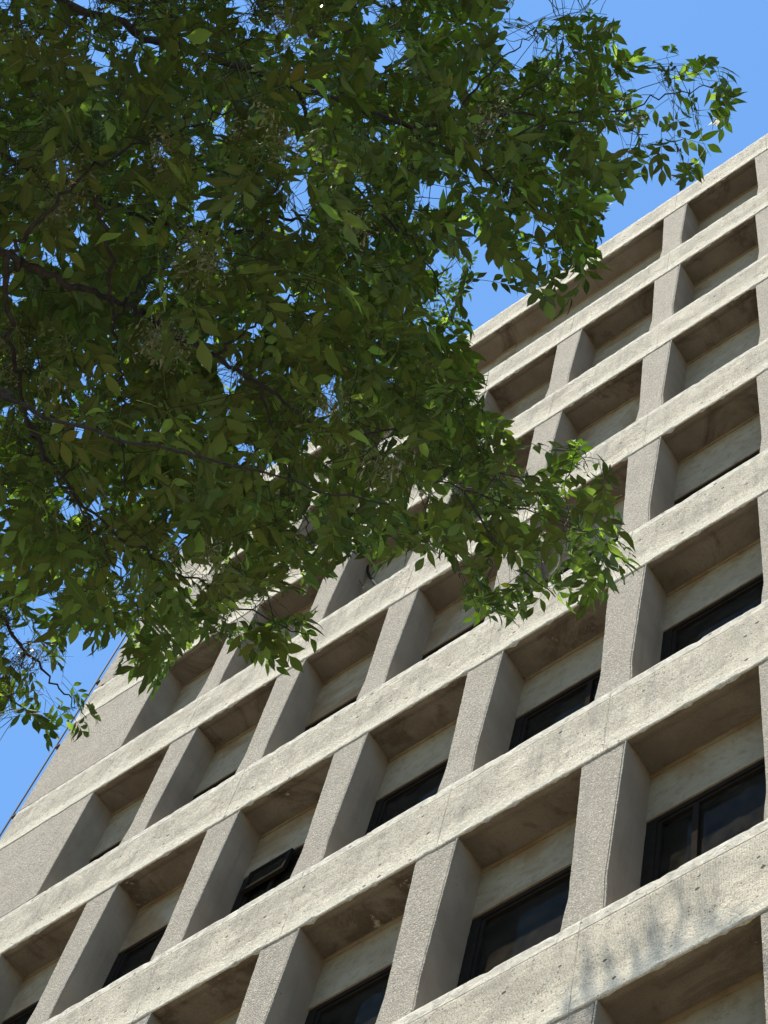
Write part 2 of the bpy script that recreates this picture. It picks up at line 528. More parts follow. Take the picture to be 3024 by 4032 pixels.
GAP = 0.005
JX = -COLW / 2                       # joints run over the column centres
bay_meshes = [spandrel_mesh(W - GAP, 100 + k) for k in range(10)]
corner_len = (C0 * W + JX) - XL - 0.095 - GAP / 2 + 0.0
def column_mesh(seed):
    """origin: right top edge of the column at the beam underside; goes down to the beam below"""
    r = random.Random(seed)
    top, bot = 0.028, -(H - BEAM_H) - 0.02
    mb = MB()
    zs = [top] + [-0.02 - (abs(bot) - 0.02) * k / 34 for k in range(35)]
    L, Rr = [], []
    rows = []
    for i, z in enumerate(zs):
        d = -z
        k = min(1, max(0, d / 2.02))
        hw = 0.2285 - (0.2285 - 0.180) * k
        fy = 0.014 + 0.012 * k
        if d > 2.02:
            q = (d - 2.02) / 0.46
            hw = 0.180 + 0.022 * q * q * (3 - 2 * q)
            fy = 0.026 - 0.006 * q
        cx = -0.2285
        e1, e2 = r.uniform(-0.0014, 0.0014), r.uniform(-0.0014, 0.0014)
        x0, x1 = cx - hw + e1, cx + hw + e2
        s = max(0.0, 1 - d / 0.95)                     # small haunch on the reveals near the soffit
        s2 = s * s * 0.020
        b = 0.006 + r.uniform(0, 0.0035)
        rows.append([(x0 - 0.002, DEP + 0.03, z), (x0 - s2, 0.10, z), (x0, fy + 0.010, z), (x0 + b, fy, z),
                     (cx, fy + r.uniform(-.0006, .0006), z),
                     (x1 - 0.030, fy + 0.001, z), (x1 - 0.025, fy + 0.011, z), (x1 - 0.018, fy + 0.011, z), (x1 - 0.014, fy - 0.006, z),
                     (x1 - 0.002, fy - 0.006 + r.uniform(0, .002), z), (x1, fy + 0.004, z), (x1 - s2 * 0.3, 0.10, z), (x1 - 0.004 - s2 * 0.2, 0.20, z), (x1 - 0.030 + 0.006 * k, DEP + 0.03, z)])
    mb.grid(rows, 0)
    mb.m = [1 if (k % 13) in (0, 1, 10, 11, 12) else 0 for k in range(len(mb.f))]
    return mb.mesh('column', [M_COL, M_REV])
col_meshes = [column_mesh(500 + k) for k in range(6)]

# corner pier, wide flat storey-high panel
def pier_mesh(seed):
    r = random.Random(seed)
    mb = MB()
    rows = []
    x0 = XL + 0.10 - C0 * W
    for k in range(31):
        z = 0.028 - (H - BEAM_H + 0.045) * k / 30
        d = max(0, -z)
        q = d / 2.48
        x1 = -0.010 + 0.030 * q
        e = r.uniform(-0.0012, 0.0012)
        fy = 0.010
        rows.append([(x0 - 0.096, 0.106, z), (x0, fy, z), (x0 / 2, fy + 0.001, z), (x1 - 0.020, fy, z), (x1 - 0.016, fy + 0.006, z), (x1 - 0.012, fy + 0.006, z),
                     (x1 - 0.009, fy - 0.003, z), (x1 + e, fy, z), (x1, fy + 0.008, z), (x1 - 0.005, 0.2, z), (x1 + 0.002, DEP + 0.03, z)])
    mb.grid(rows, 0)
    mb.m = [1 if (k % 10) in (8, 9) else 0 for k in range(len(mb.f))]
    return mb.mesh('corner_pier_panel', [M_COL, M_REV])
pier_meshes = [pier_mesh(900 + k) for k in range(3)]

def corner_beam(seed):
    """end panel from the joint over the pier to the chamfered corner"""
    base = spandrel_mesh(corner_len, seed)
    return base
corner_meshes = [corner_beam(700 + k) for k in range(3)]
mb = MB()
mb.face([(0, 0.0, 0.0), (0, 0.0, BEAM_H - 0.04), (-0.095, 0.10, BEAM_H - 0.04), (-0.095, 0.10, 0.0)])
mb.face([(0, 0.0, BEAM_H - 0.04), (0, 0.06, BEAM_H), (-0.04, 0.13, BEAM_H), (-0.095, 0.10, BEAM_H - 0.04)])
mb.face([(0, 0.0, 0.0), (-0.095, 0.10, 0.0), (0, 0.13, 0.0)])
chamfer_me = mb.mesh('corner_beam_chamfer', [M_BEAM])

for j in ROWS:
    z = zr(j)
    for c in range(C0, C1):
        me = bay_meshes[(c * 7 + j * 3) % len(bay_meshes)]
        obj('spandrel_panel', me, bld, (c * W + JX + GAP / 2, jit(0.0012), z))
    obj('spandrel_panel', corner_meshes[j % 3], bld, (XL + 0.095, 0, z))
    obj('corner_chamfer', chamfer_me, bld, (XL + 0.095, 0, z))
    # storey below this beam
    wide = (j == 6)
    for c in range(C0 + 1, C1 + 1):
        if wide and c in (-1, -2, -3):
            continue
        obj('column', col_meshes[(c * 5 + j) % len(col_meshes)], bld, (c * W, 0, z))
    obj('corner_pier_panel', pier_meshes[j % 3], bld, (C0 * W, 0, z))

# recessed lintel panels and windows
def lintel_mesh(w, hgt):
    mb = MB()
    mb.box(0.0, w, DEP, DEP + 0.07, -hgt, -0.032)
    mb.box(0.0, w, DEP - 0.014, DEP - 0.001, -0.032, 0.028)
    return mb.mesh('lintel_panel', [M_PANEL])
BW = W
LH = lambda j: 0.712 if j <= 1 else (0.80 if j == 2 else 1.10)
lints = {h: lintel_mesh(BW - 0.006, h) for h in (0.712, 0.80, 1.10)}

def frame_mesh(hh):
    mb = MB()
    x0, x1 = 0.0, BW - COLW
    zt, zb = -hh - 0.002, -(H - BEAM_H) - 0.01
    y0, y1 = DEP + 0.012, DEP + 0.07
    mb.box(x0 - 0.05, x0 + 0.055, y0, y1, zb, zt)
    mb.box(x1 - 0.055, x1 + 0.05, y0, y1, zb, zt)
    mb.box(x0 + 0.055, x1 - 0.055, y0, y1, zt - 0.055, zt)
    mb.box(x0 + 0.055, x1 - 0.055, y0, y1, zb, zb + 0.07)
    # inner sash step
    y0, y1 = DEP + 0.030, DEP + 0.085
    a, b, t, q = x0 + 0.055, x1 - 0.055, zt - 0.055, zb + 0.07
    for bx in ((a, a + 0.035, q, t), (b - 0.035, b, q, t)):
        mb.box(bx[0], bx[1], y0, y1, bx[2], bx[3])
    mb.box(a + 0.035, b - 0.035, y0, y1, t - 0.035, t)
    mb.box(a + 0.035, b - 0.035, y0, y1, q, q + 0.035)
    return mb.mesh('window', [M_FRAME])
zb = -(H - BEAM_H) - 0.01
def pane_mesh(hh):
    mb = MB(); mb.box(0.09, BW - COLW - 0.09, DEP + 0.056, DEP + 0.064, zb + 0.105, -hh - 0.092)
    return mb.mesh('pane', [M_GLASS])
def mull_mesh(hh):
    mb = MB(); mb.box(-0.028, 0.028, DEP + 0.020, DEP + 0.052, zb + 0.106, -hh - 0.094)
    return mb.mesh('mullion', [M_FRAME])
wm = {h: (frame_mesh(h), pane_mesh(h), mull_mesh(h)) for h in (0.712, 0.80, 1.10)}
mb = MB(); mb.box(0.092, BW - COLW - 0.092, DEP + 0.10, DEP + 0.105, -0.82, 0.0); mb.box(0.092, BW - COLW - 0.092, DEP + 0.092, DEP + 0.112, -0.842, -0.821)
blind_me = mb.mesh('blind', [M_BLIND])

for j in ROWS:
    z = zr(j)
    hh = LH(j)
    for c in range(C0, C1):
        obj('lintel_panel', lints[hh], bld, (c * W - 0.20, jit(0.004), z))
        w = obj('window', wm[hh][0], bld, (c * W, 0, z))
        obj('pane', wm[hh][1], w)
        rr = random.Random(j * 31 + c * 7)
        if rr.random() < 0.45:
            obj('mullion', wm[hh][2], w, (0.42 if rr.random() < 0.5 else 0.84, 0, 0))
        if rr.random() < 0.4:
            obj('blind', blind_me, w, (0, 0, -hh + rr.uniform(-0.1, 0.5)))

# an open hopper sash, and a squat fan housing in the next row's window
def hopper(c, j, x, z, tilt):
    mb = MB()
    mb.box(-0.28, 0.28, -0.02, 0.02, -0.045, 0.0)
    mb.box(-0.28, 0.28, -0.02, 0.02, -0.42, -0.38)
    mb.box(-0.28, -0.24, -0.02, 0.02, -0.38, -0.045)
    mb.box(0.24, 0.28, -0.02, 0.02, -0.38, -0.045)
    s = obj('vent_sash', mb.mesh('vent_sash', [M_FRAME]), bld, (c * W + x, DEP + 0.0, zr(j) + z))
    s.rotation_euler = (R_(tilt), 0, 0)
    mb = MB(); mb.box(-0.24, 0.24, -0.004, 0.004, -0.38, -0.045)
    obj('pane', mb.mesh('sash_pane', [M_GLASS]), s)
hopper(-3, 2, 0.34, -0.80, -4)

# floors, rooms, roof and the plain side and rear walls behind the grid
for j in ROWS:
    z = zr(j)
    m = MB(); m.box(XL + 0.25, XR, DEP + 0.08, 9.5, z + 0.72, z + 0.98)
    obj('floor_slab', m.mesh('floor_slab', [M_DARK]), bld)
    m = MB(); m.box(XL + 0.25, XR, DEP + 0.12, 9.5, z - 0.28, z - 0.24)
    obj('suspended_ceiling', m.mesh('suspended_ceiling', [M_DARK]), bld)
    m = MB(); m.box(XL + 0.12, XR, DEP - 0.02 + 0.06, DEP + 0.30, z + 0.035, z + 0.70)
    obj('beam_core', m.mesh('beam_core', [M_JOINT]), bld)
m = MB(); m.box(XL + 0.02, XL + 0.22, 0.112, 10.0, 0.0, zr(6) + BEAM_H - 0.03)
obj('side_wall', m.mesh('side_wall', [M_BEAM]), bld)
m = MB(); m.box(XL + 0.23, XR, 9.6, 9.85, 0.0, zr(6) + BEAM_H - 0.03)
obj('rear_wall', m.mesh('rear_wall', [M_BEAM]), bld)
m = MB(); m.box(XR - 0.2, XR, 0.47, 9.59, 0.0, zr(6) + BEAM_H - 0.04)
obj('party_wall', m.mesh('party_wall', [M_BEAM]), bld)
m = MB(); m.box(XL + 0.23, XR - 0.21, DEP + 0.05, 9.59, zr(6) + 0.985, zr(6) + 1.10)
obj('roof', m.mesh('roof', [M_ROOF]), bld)
m = MB(); m.box(XL + 0.25, XR, 0.05, 0.4, 0.0, zr(-3) - (H - BEAM_H) - 0.03)
obj('plinth', m.mesh('plinth', [M_BEAM]), bld)

# thin conductor rod down the corner, with clips
m = MB()
zt_, zb_ = zr(6) + 1.25, 0.3
m.tube([(XL - 0.045, 0.02, zb_ + (zt_ - zb_) * k / 20) for k in range(21)], 0.014, 8)
con = obj('conductor_rod', m.mesh('conductor_rod', [M_METAL], True), bld)
m = MB(); m.box(-0.05, 0.03, -0.006, 0.10, -0.015, 0.015)
clip_me = m.mesh('clip', [M_METAL])
for k in range(18):
    obj('clip', clip_me, con, (XL + 0.005, 0.016, 2.0 + k * 2.0 + jit(0.1)))

# ---------------------------------------------------------------- view geometry used to size and thin the crown
def ray(px, py):
    d = CR.T @ np.array([(px - 1512) / FPX, (py - 2016) / FPX, 1.0])
    return d / np.linalg.norm(d)
def at(px, py, D):
    return CC + ray(px, py) * D
def on_facade(px, py, y=0.0):
    d = ray(px, py)
    return CC + d * ((y - CC[1]) / d[1])
def proj(P):
    P = np.atleast_2d(P)
    c = (P - CC) @ CR.T
    zc = np.where(np.abs(c[:, 2]) < 1e-3, 1e-3, c[:, 2])
    return 1512 + FPX * c[:, 0] / zc, 2016 + FPX * c[:, 1] / zc, c[:, 2]

# two cables hanging in one opening high up
def cable(name, pix, y, r, mat, label, D=None):
    P = [on_facade(px, py, yy) for (px, py), yy in zip(pix, y)]
    m = MB(); m.tube(P, r, 7)
    o = obj(name, m.mesh(name, [mat], True))
    return tag(o, label, 'cable')
cable('hanging_cable', [(1405, 2128), (1424, 2165), (1440, 2195), (1447, 2225), (1448, 2252), (1456, 2270), (1470, 2290), (1488, 2312)],
      [0.37, 0.36, 0.35, 0.34, 0.34, 0.34, 0.34, 0.35], 0.019, M_CABLE, 'thick black cable hanging in a facade opening beside the leaf edge')
cable('hanging_wire', [(1388, 2150), (1390, 2195), (1397, 2240), (1410, 2275), (1432, 2318)],
      [0.33, 0.32, 0.31, 0.30, 0.31], 0.006, M_WIRE, 'thin wire hanging left of the thick black cable')

# ---------------------------------------------------------------- the ash tree
FV = 3024 / 1659
outline = [(-20, -20), (1105, -20), (1117, 10), (1085, 18), (1060, 45), (1100, 60), (1150, 42), (1165, 60), (1180, 45), (1230, 20), (1260, 15), (1295, 40),
 (1350, 55), (1320, 90), (1370, 110), (1420, 120), (1430, 98), (1470, 95), (1505, 125), (1560, 135), (1590, 175), (1612, 200),
 (1610, 230), (1588, 255), (1565, 240), (1570, 275), (1555, 295), (1562, 338), (1530, 320), (1510, 385), (1500, 392), (1475, 412),
 (1450, 380), (1440, 375), (1410, 395), (1390, 380), (1365, 350), (1345, 435), (1330, 400), (1305, 455), (1300, 430), (1290, 470),
 (1315, 497), (1280, 520), (1285, 550), (1315, 605), (1290, 590), (1260, 620), (1225, 650), (1220, 665), (1185, 690), (1160, 640),
 (1115, 650), (1075, 620), (1080, 590), (1130, 560), (1110, 545), (1060, 560), (1050, 520), (1020, 520), (1010, 470), (1000, 500),
 (1000, 550), (1045, 575), (1030, 605), (1000, 620), (1000, 680), (1010, 710), (1020, 770), (1050, 800), (1060, 810), (1040, 860),
 (1050, 890), (1080, 910), (1130, 930), (1140, 950), (1110, 980), (1150, 1010), (1170, 960), (1230, 950), (1260, 965), (1310, 1010),
 (1325, 1040), (1330, 1110), (1340, 1150), (1380, 1210), (1360, 1240), (1352, 1285), (1330, 1270), (1290, 1300), (1250, 1340),
 (1220, 1310), (1180, 1290), (1135, 1350), (1095, 1350), (1060, 1330), (1000, 1340), (985, 1300), (1010, 1270), (1000, 1240),
 (960, 1190), (900, 1240), (890, 1200), (860, 1220), (820, 1250), (790, 1190), (770, 1200), (740, 1220), (720, 1240), (680, 1260),
 (650, 1290), (700, 1320), (712, 1385), (690, 1400), (660, 1420), (625, 1450), (600, 1440), (550, 1450), (520, 1395), (500, 1400),
 (440, 1400), (400, 1390), (370, 1430), (350, 1450), (322, 1505), (300, 1470), (290, 1450), (240, 1490), (235, 1460), (270, 1410),
 (300, 1370), (260, 1360), (220, 1390), (190, 1410), (170, 1360), (130, 1370), (150, 1420), (170, 1480), (215, 1500), (190, 1530),
 (225, 1560), (205, 1580), (165, 1590), (140, 1590), (90, 1620), (75, 1580), (90, 1540), (40, 1560), (-20, 1530)]
CELL = 10
GW, GH = 3024 // CELL + 1, 4032 // CELL + 1
def poly_mask(poly):
    px = np.array([p[0] * FV / CELL for p in poly]); py = np.array([p[1] * FV / CELL for p in poly])
    Y, X = np.mgrid[0:GH, 0:GW] + 0.5
    ins = np.zeros((GH, GW), bool)
    n = len(px)
    for i in range(n):
        j = (i - 1) % n
        cond = ((py[i] > Y) != (py[j] > Y))
        if py[i] != py[j]:
            xin = (px[j] - px[i]) * (Y - py[i]) / (py[j] - py[i]) + px[i]
            ins ^= cond & (X < xin)
    return ins
mask = poly_mask(outline)
hole = poly_mask([(345, 1185), (372, 1140), (400, 1120), (440, 1085), (432, 1110), (385, 1180), (355, 1200)])
mask &= ~hole

def blur(a, r):
    for ax in (0, 1):
        k = np.ones(2 * r + 1) / (2 * r + 1)
        a = np.apply_along_axis(lambda v: np.convolve(np.pad(v, r, mode='edge'), k, mode='valid'), ax, a)
    return a
def nz(r):
    a = blur(blur(rng.standard_normal((GH, GW)), r), r)
    return (a - a.mean()) / a.std()
noise = nz(1) * 1.1 + nz(3) * 0.35
noise = (noise - noise.mean()) / noise.std()
Yg, Xg = np.mgrid[0:GH, 0:GW]
Xf, Yf = Xg * CELL / FV, Yg * CELL / FV
gapf = np.full((GH, GW), 0.078)
for cx, cy, rx, ry, g in [(660, 470, 70, 55, .38), (850, 130, 130, 45, .26), (940, 420, 100, 60, .25), (960, 600, 60, 130, .24), (800, 230, 110, 60, .10),
                          (250, 715, 60, 50, .22), (370, 915, 50, 50, .25), (270, 830, 90, 80, .12), (640, 640, 60, 60, .12), (1100, 110, 120, 80, .20),
                          (1400, 260, 220, 160, .17), (1180, 520, 140, 130, .18), (480, 1200, 130, 110, .30), (560, 1330, 170, 80, .20),
                          (90, 1420, 150, 160, .22), (150, 1200, 130, 120, .12), (1150, 1030, 90, 90, .20), (1170, 1240, 200, 90, .17),
                          (720, 980, 90, 60, .16), (880, 830, 120, 80, .12), (160, 1120, 60, 50, .2), (1020, 920, 80, 70, .14), (640, 1130, 100, 60, .22), (60, 900, 80, 200, .07)]:
    w = np.exp(-(((Xf - cx) / rx) ** 2 + ((Yf - cy) / ry) ** 2) * 1.2)
    gapf = np.maximum(gapf, g * w)
thr = np.zeros_like(gapf)
srt = np.sort(noise.ravel())
thr = srt[np.clip(((1 - gapf) * srt.size).astype(int), 0, srt.size - 1)]
gap = noise > thr
allow = mask & ~gap
mask_w = mask.copy()
for _dx in (-2, 0, 2):
    for _dy in (-2, 0, 2):
        mask_w |= np.roll(np.roll(mask, _dx, 1), _dy, 0)
allow_w = mask_w & ~gap
def wood_ok(P, hid=False):
    """bare wood does not cross the open sky or the facade"""
    P = np.array(P)
    P = np.concatenate([P[:-1] + (P[1:] - P[:-1]) * t for t in np.arange(0, 1, 0.08)] + [P[-1:]])
    px, py, zc = proj(P)
    f = (zc > 0.3) & (px > 0) & (px < 3024) & (py > 0) & (py < 4032)
    if not f.any():
        return True
    gy, gx = (py[f] / CELL).astype(int), (px[f] / CELL).astype(int)
    if hid and (cover[gy, gx] < 2).any():
        return False
    return bool(mask_w[gy, gx].all()) and gap[gy, gx].mean() < 0.12
cover = np.zeros((GH, GW), np.int16)

def near_depth(fx, fy):
    """distance from the eye to the lowest leaves: the crown's skirt rises towards its rim"""
    d = 5.8
    for cx, cy, r, v in [(150, 500, 500, 5.9), (1400, 270, 330, 8.8), (1180, 560, 170, 8.2), (1200, 1180, 230, 8.6), (90, 1450, 230, 9.0), (1000, 80, 220, 8.0),
                         (560, 1350, 200, 7.4), (300, 1400, 160, 7.8), (900, 450, 250, 6.6), (960, 650, 150, 8.0), (1000, 850, 120, 7.4), (840, 1130, 130, 5.2)]:
        w = math.exp(-((fx - cx) ** 2 + (fy - cy) ** 2) / (r * r) * 1.3)
        d = d * (1 - w) + v * w
    return d

# leaf templates ------------------------------------------------------------
def leaf_template(seed, pairs):
    """compound ash leaf: stalk along +X, leaflets in opposite pairs with one at the tip; returns verts, faces, uvs, midline samples"""
    r = random.Random(seed)
    V, F, UV, S, E = [], [], [], [], []
    L = 0.055 + 0.045 * pairs + r.uniform(-0.01, 0.02)
    def rach(t):
        return Vector((L * t, 0.008 * math.sin(t * 2 + seed), -0.055 * L / 0.2 * t * t))
    # stalk: three sided
    n0 = len(V)
    K = 4
    for i in range(K + 1):
        t = i / K
        p = rach(t)
        rr = 0.0016 * (1 - 0.5 * t)
        for a in (0, 2.1, 4.2):
            V.append(p + Vector((0, math.cos(a), math.sin(a))) * rr)
            UV.append((0.5, 0.5))
    for i in range(K):
        for a in range(3):
            b = (a + 1) % 3
            F.append((n0 + i * 3 + a, n0 + i * 3 + b, n0 + i * 3 + 3 + b, n0 + i * 3 + 3 + a))
    def leaflet(base, ang, length, width, droop, roll):
        d = Vector((math.cos(ang), math.sin(ang), 0))
        s = Vector((-d.y, d.x, 0))
        s = (s + Vector((0, 0, roll))).normalized()
        up = d.cross(s).normalized()
        if up.z < 0:
            up = -up
        n = len(V)
        curl = r.uniform(-0.22, 0.28)
        side = r.uniform(-0.32, 0.32)
        fold = r.uniform(0.12, 0.42)
        prof = [(0.0, 0.05), (0.10, 0.34), (0.26, 0.84), (0.42, 1.0), (0.58, 0.90), (0.73, 0.62), (0.86, 0.27), (1.0, 0.0)]
        for t, w in prof:
            cpt = base + d * (length * (t + 0.06)) + Vector((0, 0, -1)) * (droop * length * t * t) + up * (curl * length * t * (1 - t)) + s * (side * length * t * t * 0.6)
            hw = width * 0.5 * w * (1 + r.uniform(-.05, .05))
            wav = 0.05 * width * math.sin(t * 11 + seed)
            V.append(cpt + s * hw + up * (hw * fold + wav)); UV.append((1.0, t))
            V.append(cpt); UV.append((0.5, t))
            V.append(cpt - s * hw + up * (hw * fold - wav)); UV.append((0.0, t))
            if 0.05 < t < 0.95:
                S.append((cpt, hw)); E.append(V[-3]); E.append(V[-1])
        S.append((base + d * length + Vector((0, 0, -droop * length)), 0.003))
        for i in range(len(prof) - 1):
            a = n + i * 3
            if i == len(prof) - 2:
                F.append((a, a + 1, a + 4)); F.append((a + 1, a + 2, a + 4))
            else:
                F.append((a, a + 1, a + 4, a + 3)); F.append((a + 1, a + 2, a + 5, a + 4))
    for k in range(pairs):
        t = 0.42 + 0.50 * k / max(1, pairs - 0.3)
        for sgn in (1, -1):
            if r.random() < 0.05:
                continue
            sc = 0.78 + 0.22 * (k + 1) / pairs
            leaflet(rach(t), sgn * (R_(56) - R_(9) * k + r.uniform(-.22, .22)), r.uniform(0.052, 0.096) * sc, r.uniform(0.022, 0.035) * sc, r.uniform(0.05, 0.5), r.uniform(-.35, .35))
    leaflet(rach(1.0), r.uniform(-.25, .25), r.uniform(0.070, 0.105), r.uniform(0.026, 0.037), r.uniform(0.1, 0.5), r.uniform(-.2, .2))
    return (np.array([tuple(v) for v in V]), F, np.array(UV), np.array([tuple(p) for p, _ in S]), np.array([w for _, w in S]), np.array([tuple(e) for e in E] + [tuple(q) for q, _ in S]))

TPL = [leaf_template(40 + k, 2 + (k % 3 > 0) + (k % 5 == 4)) for k in range(26)]

def tpl_mesh(k):
    V, F, UV, _, _, _ = TPL[k]
    me = bpy.data.meshes.new('leaf')
    me.from_pydata(V.tolist(), [], F)
    me.materials.append(M_LEAF)
    uvl = me.uv_layers.new(name='UVMap')
    idx = np.empty(len(me.loops), np.int32)
    me.loops.foreach_get('vertex_index', idx)
    uvl.data.foreach_set('uv', UV[idx].astype(np.float32).ravel())
    me.polygons.foreach_set('use_smooth', [True] * len(me.polygons))
    me.update()
    return me

def frame_from(axis, normal):
    x = axis / np.linalg.norm(axis)
    y = np.cross(normal, x); y /= np.linalg.norm(y)
    z = np.cross(x, y)
    return np.stack([x, y, z], 1)

TR = np.array([2.1, -9.6])           # trunk foot
T_TOP = 18.0

leaves = []     # (template, origin, rotation 3x3, scale, score)
def samples(k, o, Rm, s):
    return TPL[k][3] @ Rm.T * s + o

def shadow_ok(o):
    """leaves that would throw shade on the bare part of the facade in the open sun are not there in the photograph"""
    if o[1] > -0.3:
        return False
    t = -o[1] / -SUN[1]
    p = o - SUN * t
    px, py, _ = proj(p)
    px, py = px[0], py[0]
    if -60 < px < 3084 and -60 < py < 4092:
        gx, gy = int(np.clip(px / CELL, 0, GW - 1)), int(np.clip(py / CELL, 0, GH - 1))
        return bool(mask[gy, gx])
    return True

def check_leaf(k, o, Rm, s, need=0.12, force=False):
    """None when the leaf would close one of the crown's gaps, stick out of it or shade the open facade"""
    S = samples(k, o, Rm, s)
    px, py, zc = proj(S)
    if zc.min() < 0.5:
        return None
    gx, gy = (px / CELL).astype(int), (py / CELL).astype(int)
    inside = (gx >= 0) & (gx < GW) & (gy >= 0) & (gy < GH)
    if inside.sum() == 0:
        return (k, o, Rm, s, 0.0, None) if shadow_ok(o) else None
    cv = cover[gy[inside], gx[inside]]
    if not force:
        lb = limb_d[gy[inside], gx[inside]]
        if (lb > zc[inside]).any() and rng.random() < 0.85:
            return None
        ex, ey, _ = proj(TPL[k][5] @ Rm.T * s + o)
        ex, ey = (ex / CELL).astype(int), (ey / CELL).astype(int)
        ei = (ex >= 0) & (ex < GW) & (ey >= 0) & (ey < GH)
        ex, ey = ex[ei], ey[ei]
        if allow_w[ey, ex].mean() < 0.91 or mask_w[ey, ex].mean() < 0.97:
            return None
        if (cv == 0).mean() < need or not shadow_ok(o):
            return None
    D = zc.mean()
    sc = (1.0 / D) * (1 + (cv == 0).mean()) if inside.mean() > 0.7 else 0.0
    return (k, o, Rm, s, sc, (px[inside], py[inside], (TPL[k][4] * s * FPX / D / CELL)[inside]))

def commit(c):
    k, o, Rm, s, sc, st = c
    if st is not None:
        for x, y, w in zip(*st):
            r = max(0.5, w * 0.8)
            x0, x1 = int(max(0, x / CELL - r)), int(min(GW - 1, x / CELL + r))
            y0, y1 = int(max(0, y / CELL - r)), int(min(GH - 1, y / CELL + r))
            cover[y0:y1 + 1, x0:x1 + 1] += 1
    leaves.append((k, o, Rm, s, sc))

# wood skeleton -------------------------------------------------------------
def catmull(P, n=6):
    P = [np.array(p, float) for p in P]
    P = [2 * P[0] - P[1]] + P + [2 * P[-1] - P[-2]]
    out = []
    for i in range(1, len(P) - 2):
        for k in range(n):
            t = k / n
            out.append(0.5 * ((2 * P[i]) + (-P[i - 1] + P[i + 1]) * t + (2 * P[i - 1] - 5 * P[i] + 4 * P[i + 1] - P[i + 2]) * t * t + (-P[i - 1] + 3 * P[i] - 3 * P[i + 1] + P[i + 2]) * t ** 3))
    out.append(P[-2])
    return out

nodes = []            # all wood points where a twig may spring
branches = []         # (points, r0, r1)
def branch(P, r0, r1, n=6, wig=0.012):
    pts = catmull(P, n)
    pts = [pts[0]] + [p + rng.normal(0, wig, 3) * (0.6) for p in pts[1:-1]] + [pts[-1]]
    branches.append((pts, r0, r1))
    nodes.extend(pts)
    return pts
def V3(x, y, z):
    return np.array([x, y, z], float)
def fv(x, y, D):
    return at(x * FV, y * FV, D)

trunk_pts = catmull([V3(TR[0], TR[1], 0.0), V3(TR[0] + .05, TR[1] + .05, 3), V3(TR[0] - .05, TR[1] + .15, 7), V3(TR[0] + .1, TR[1] + .1, 11), V3(TR[0], TR[1] + .25, 15), V3(TR[0] + .05, TR[1] + .2, T_TOP)], 6)
def tz(h):
    return min(trunk_pts, key=lambda p: abs(p[2] - h))
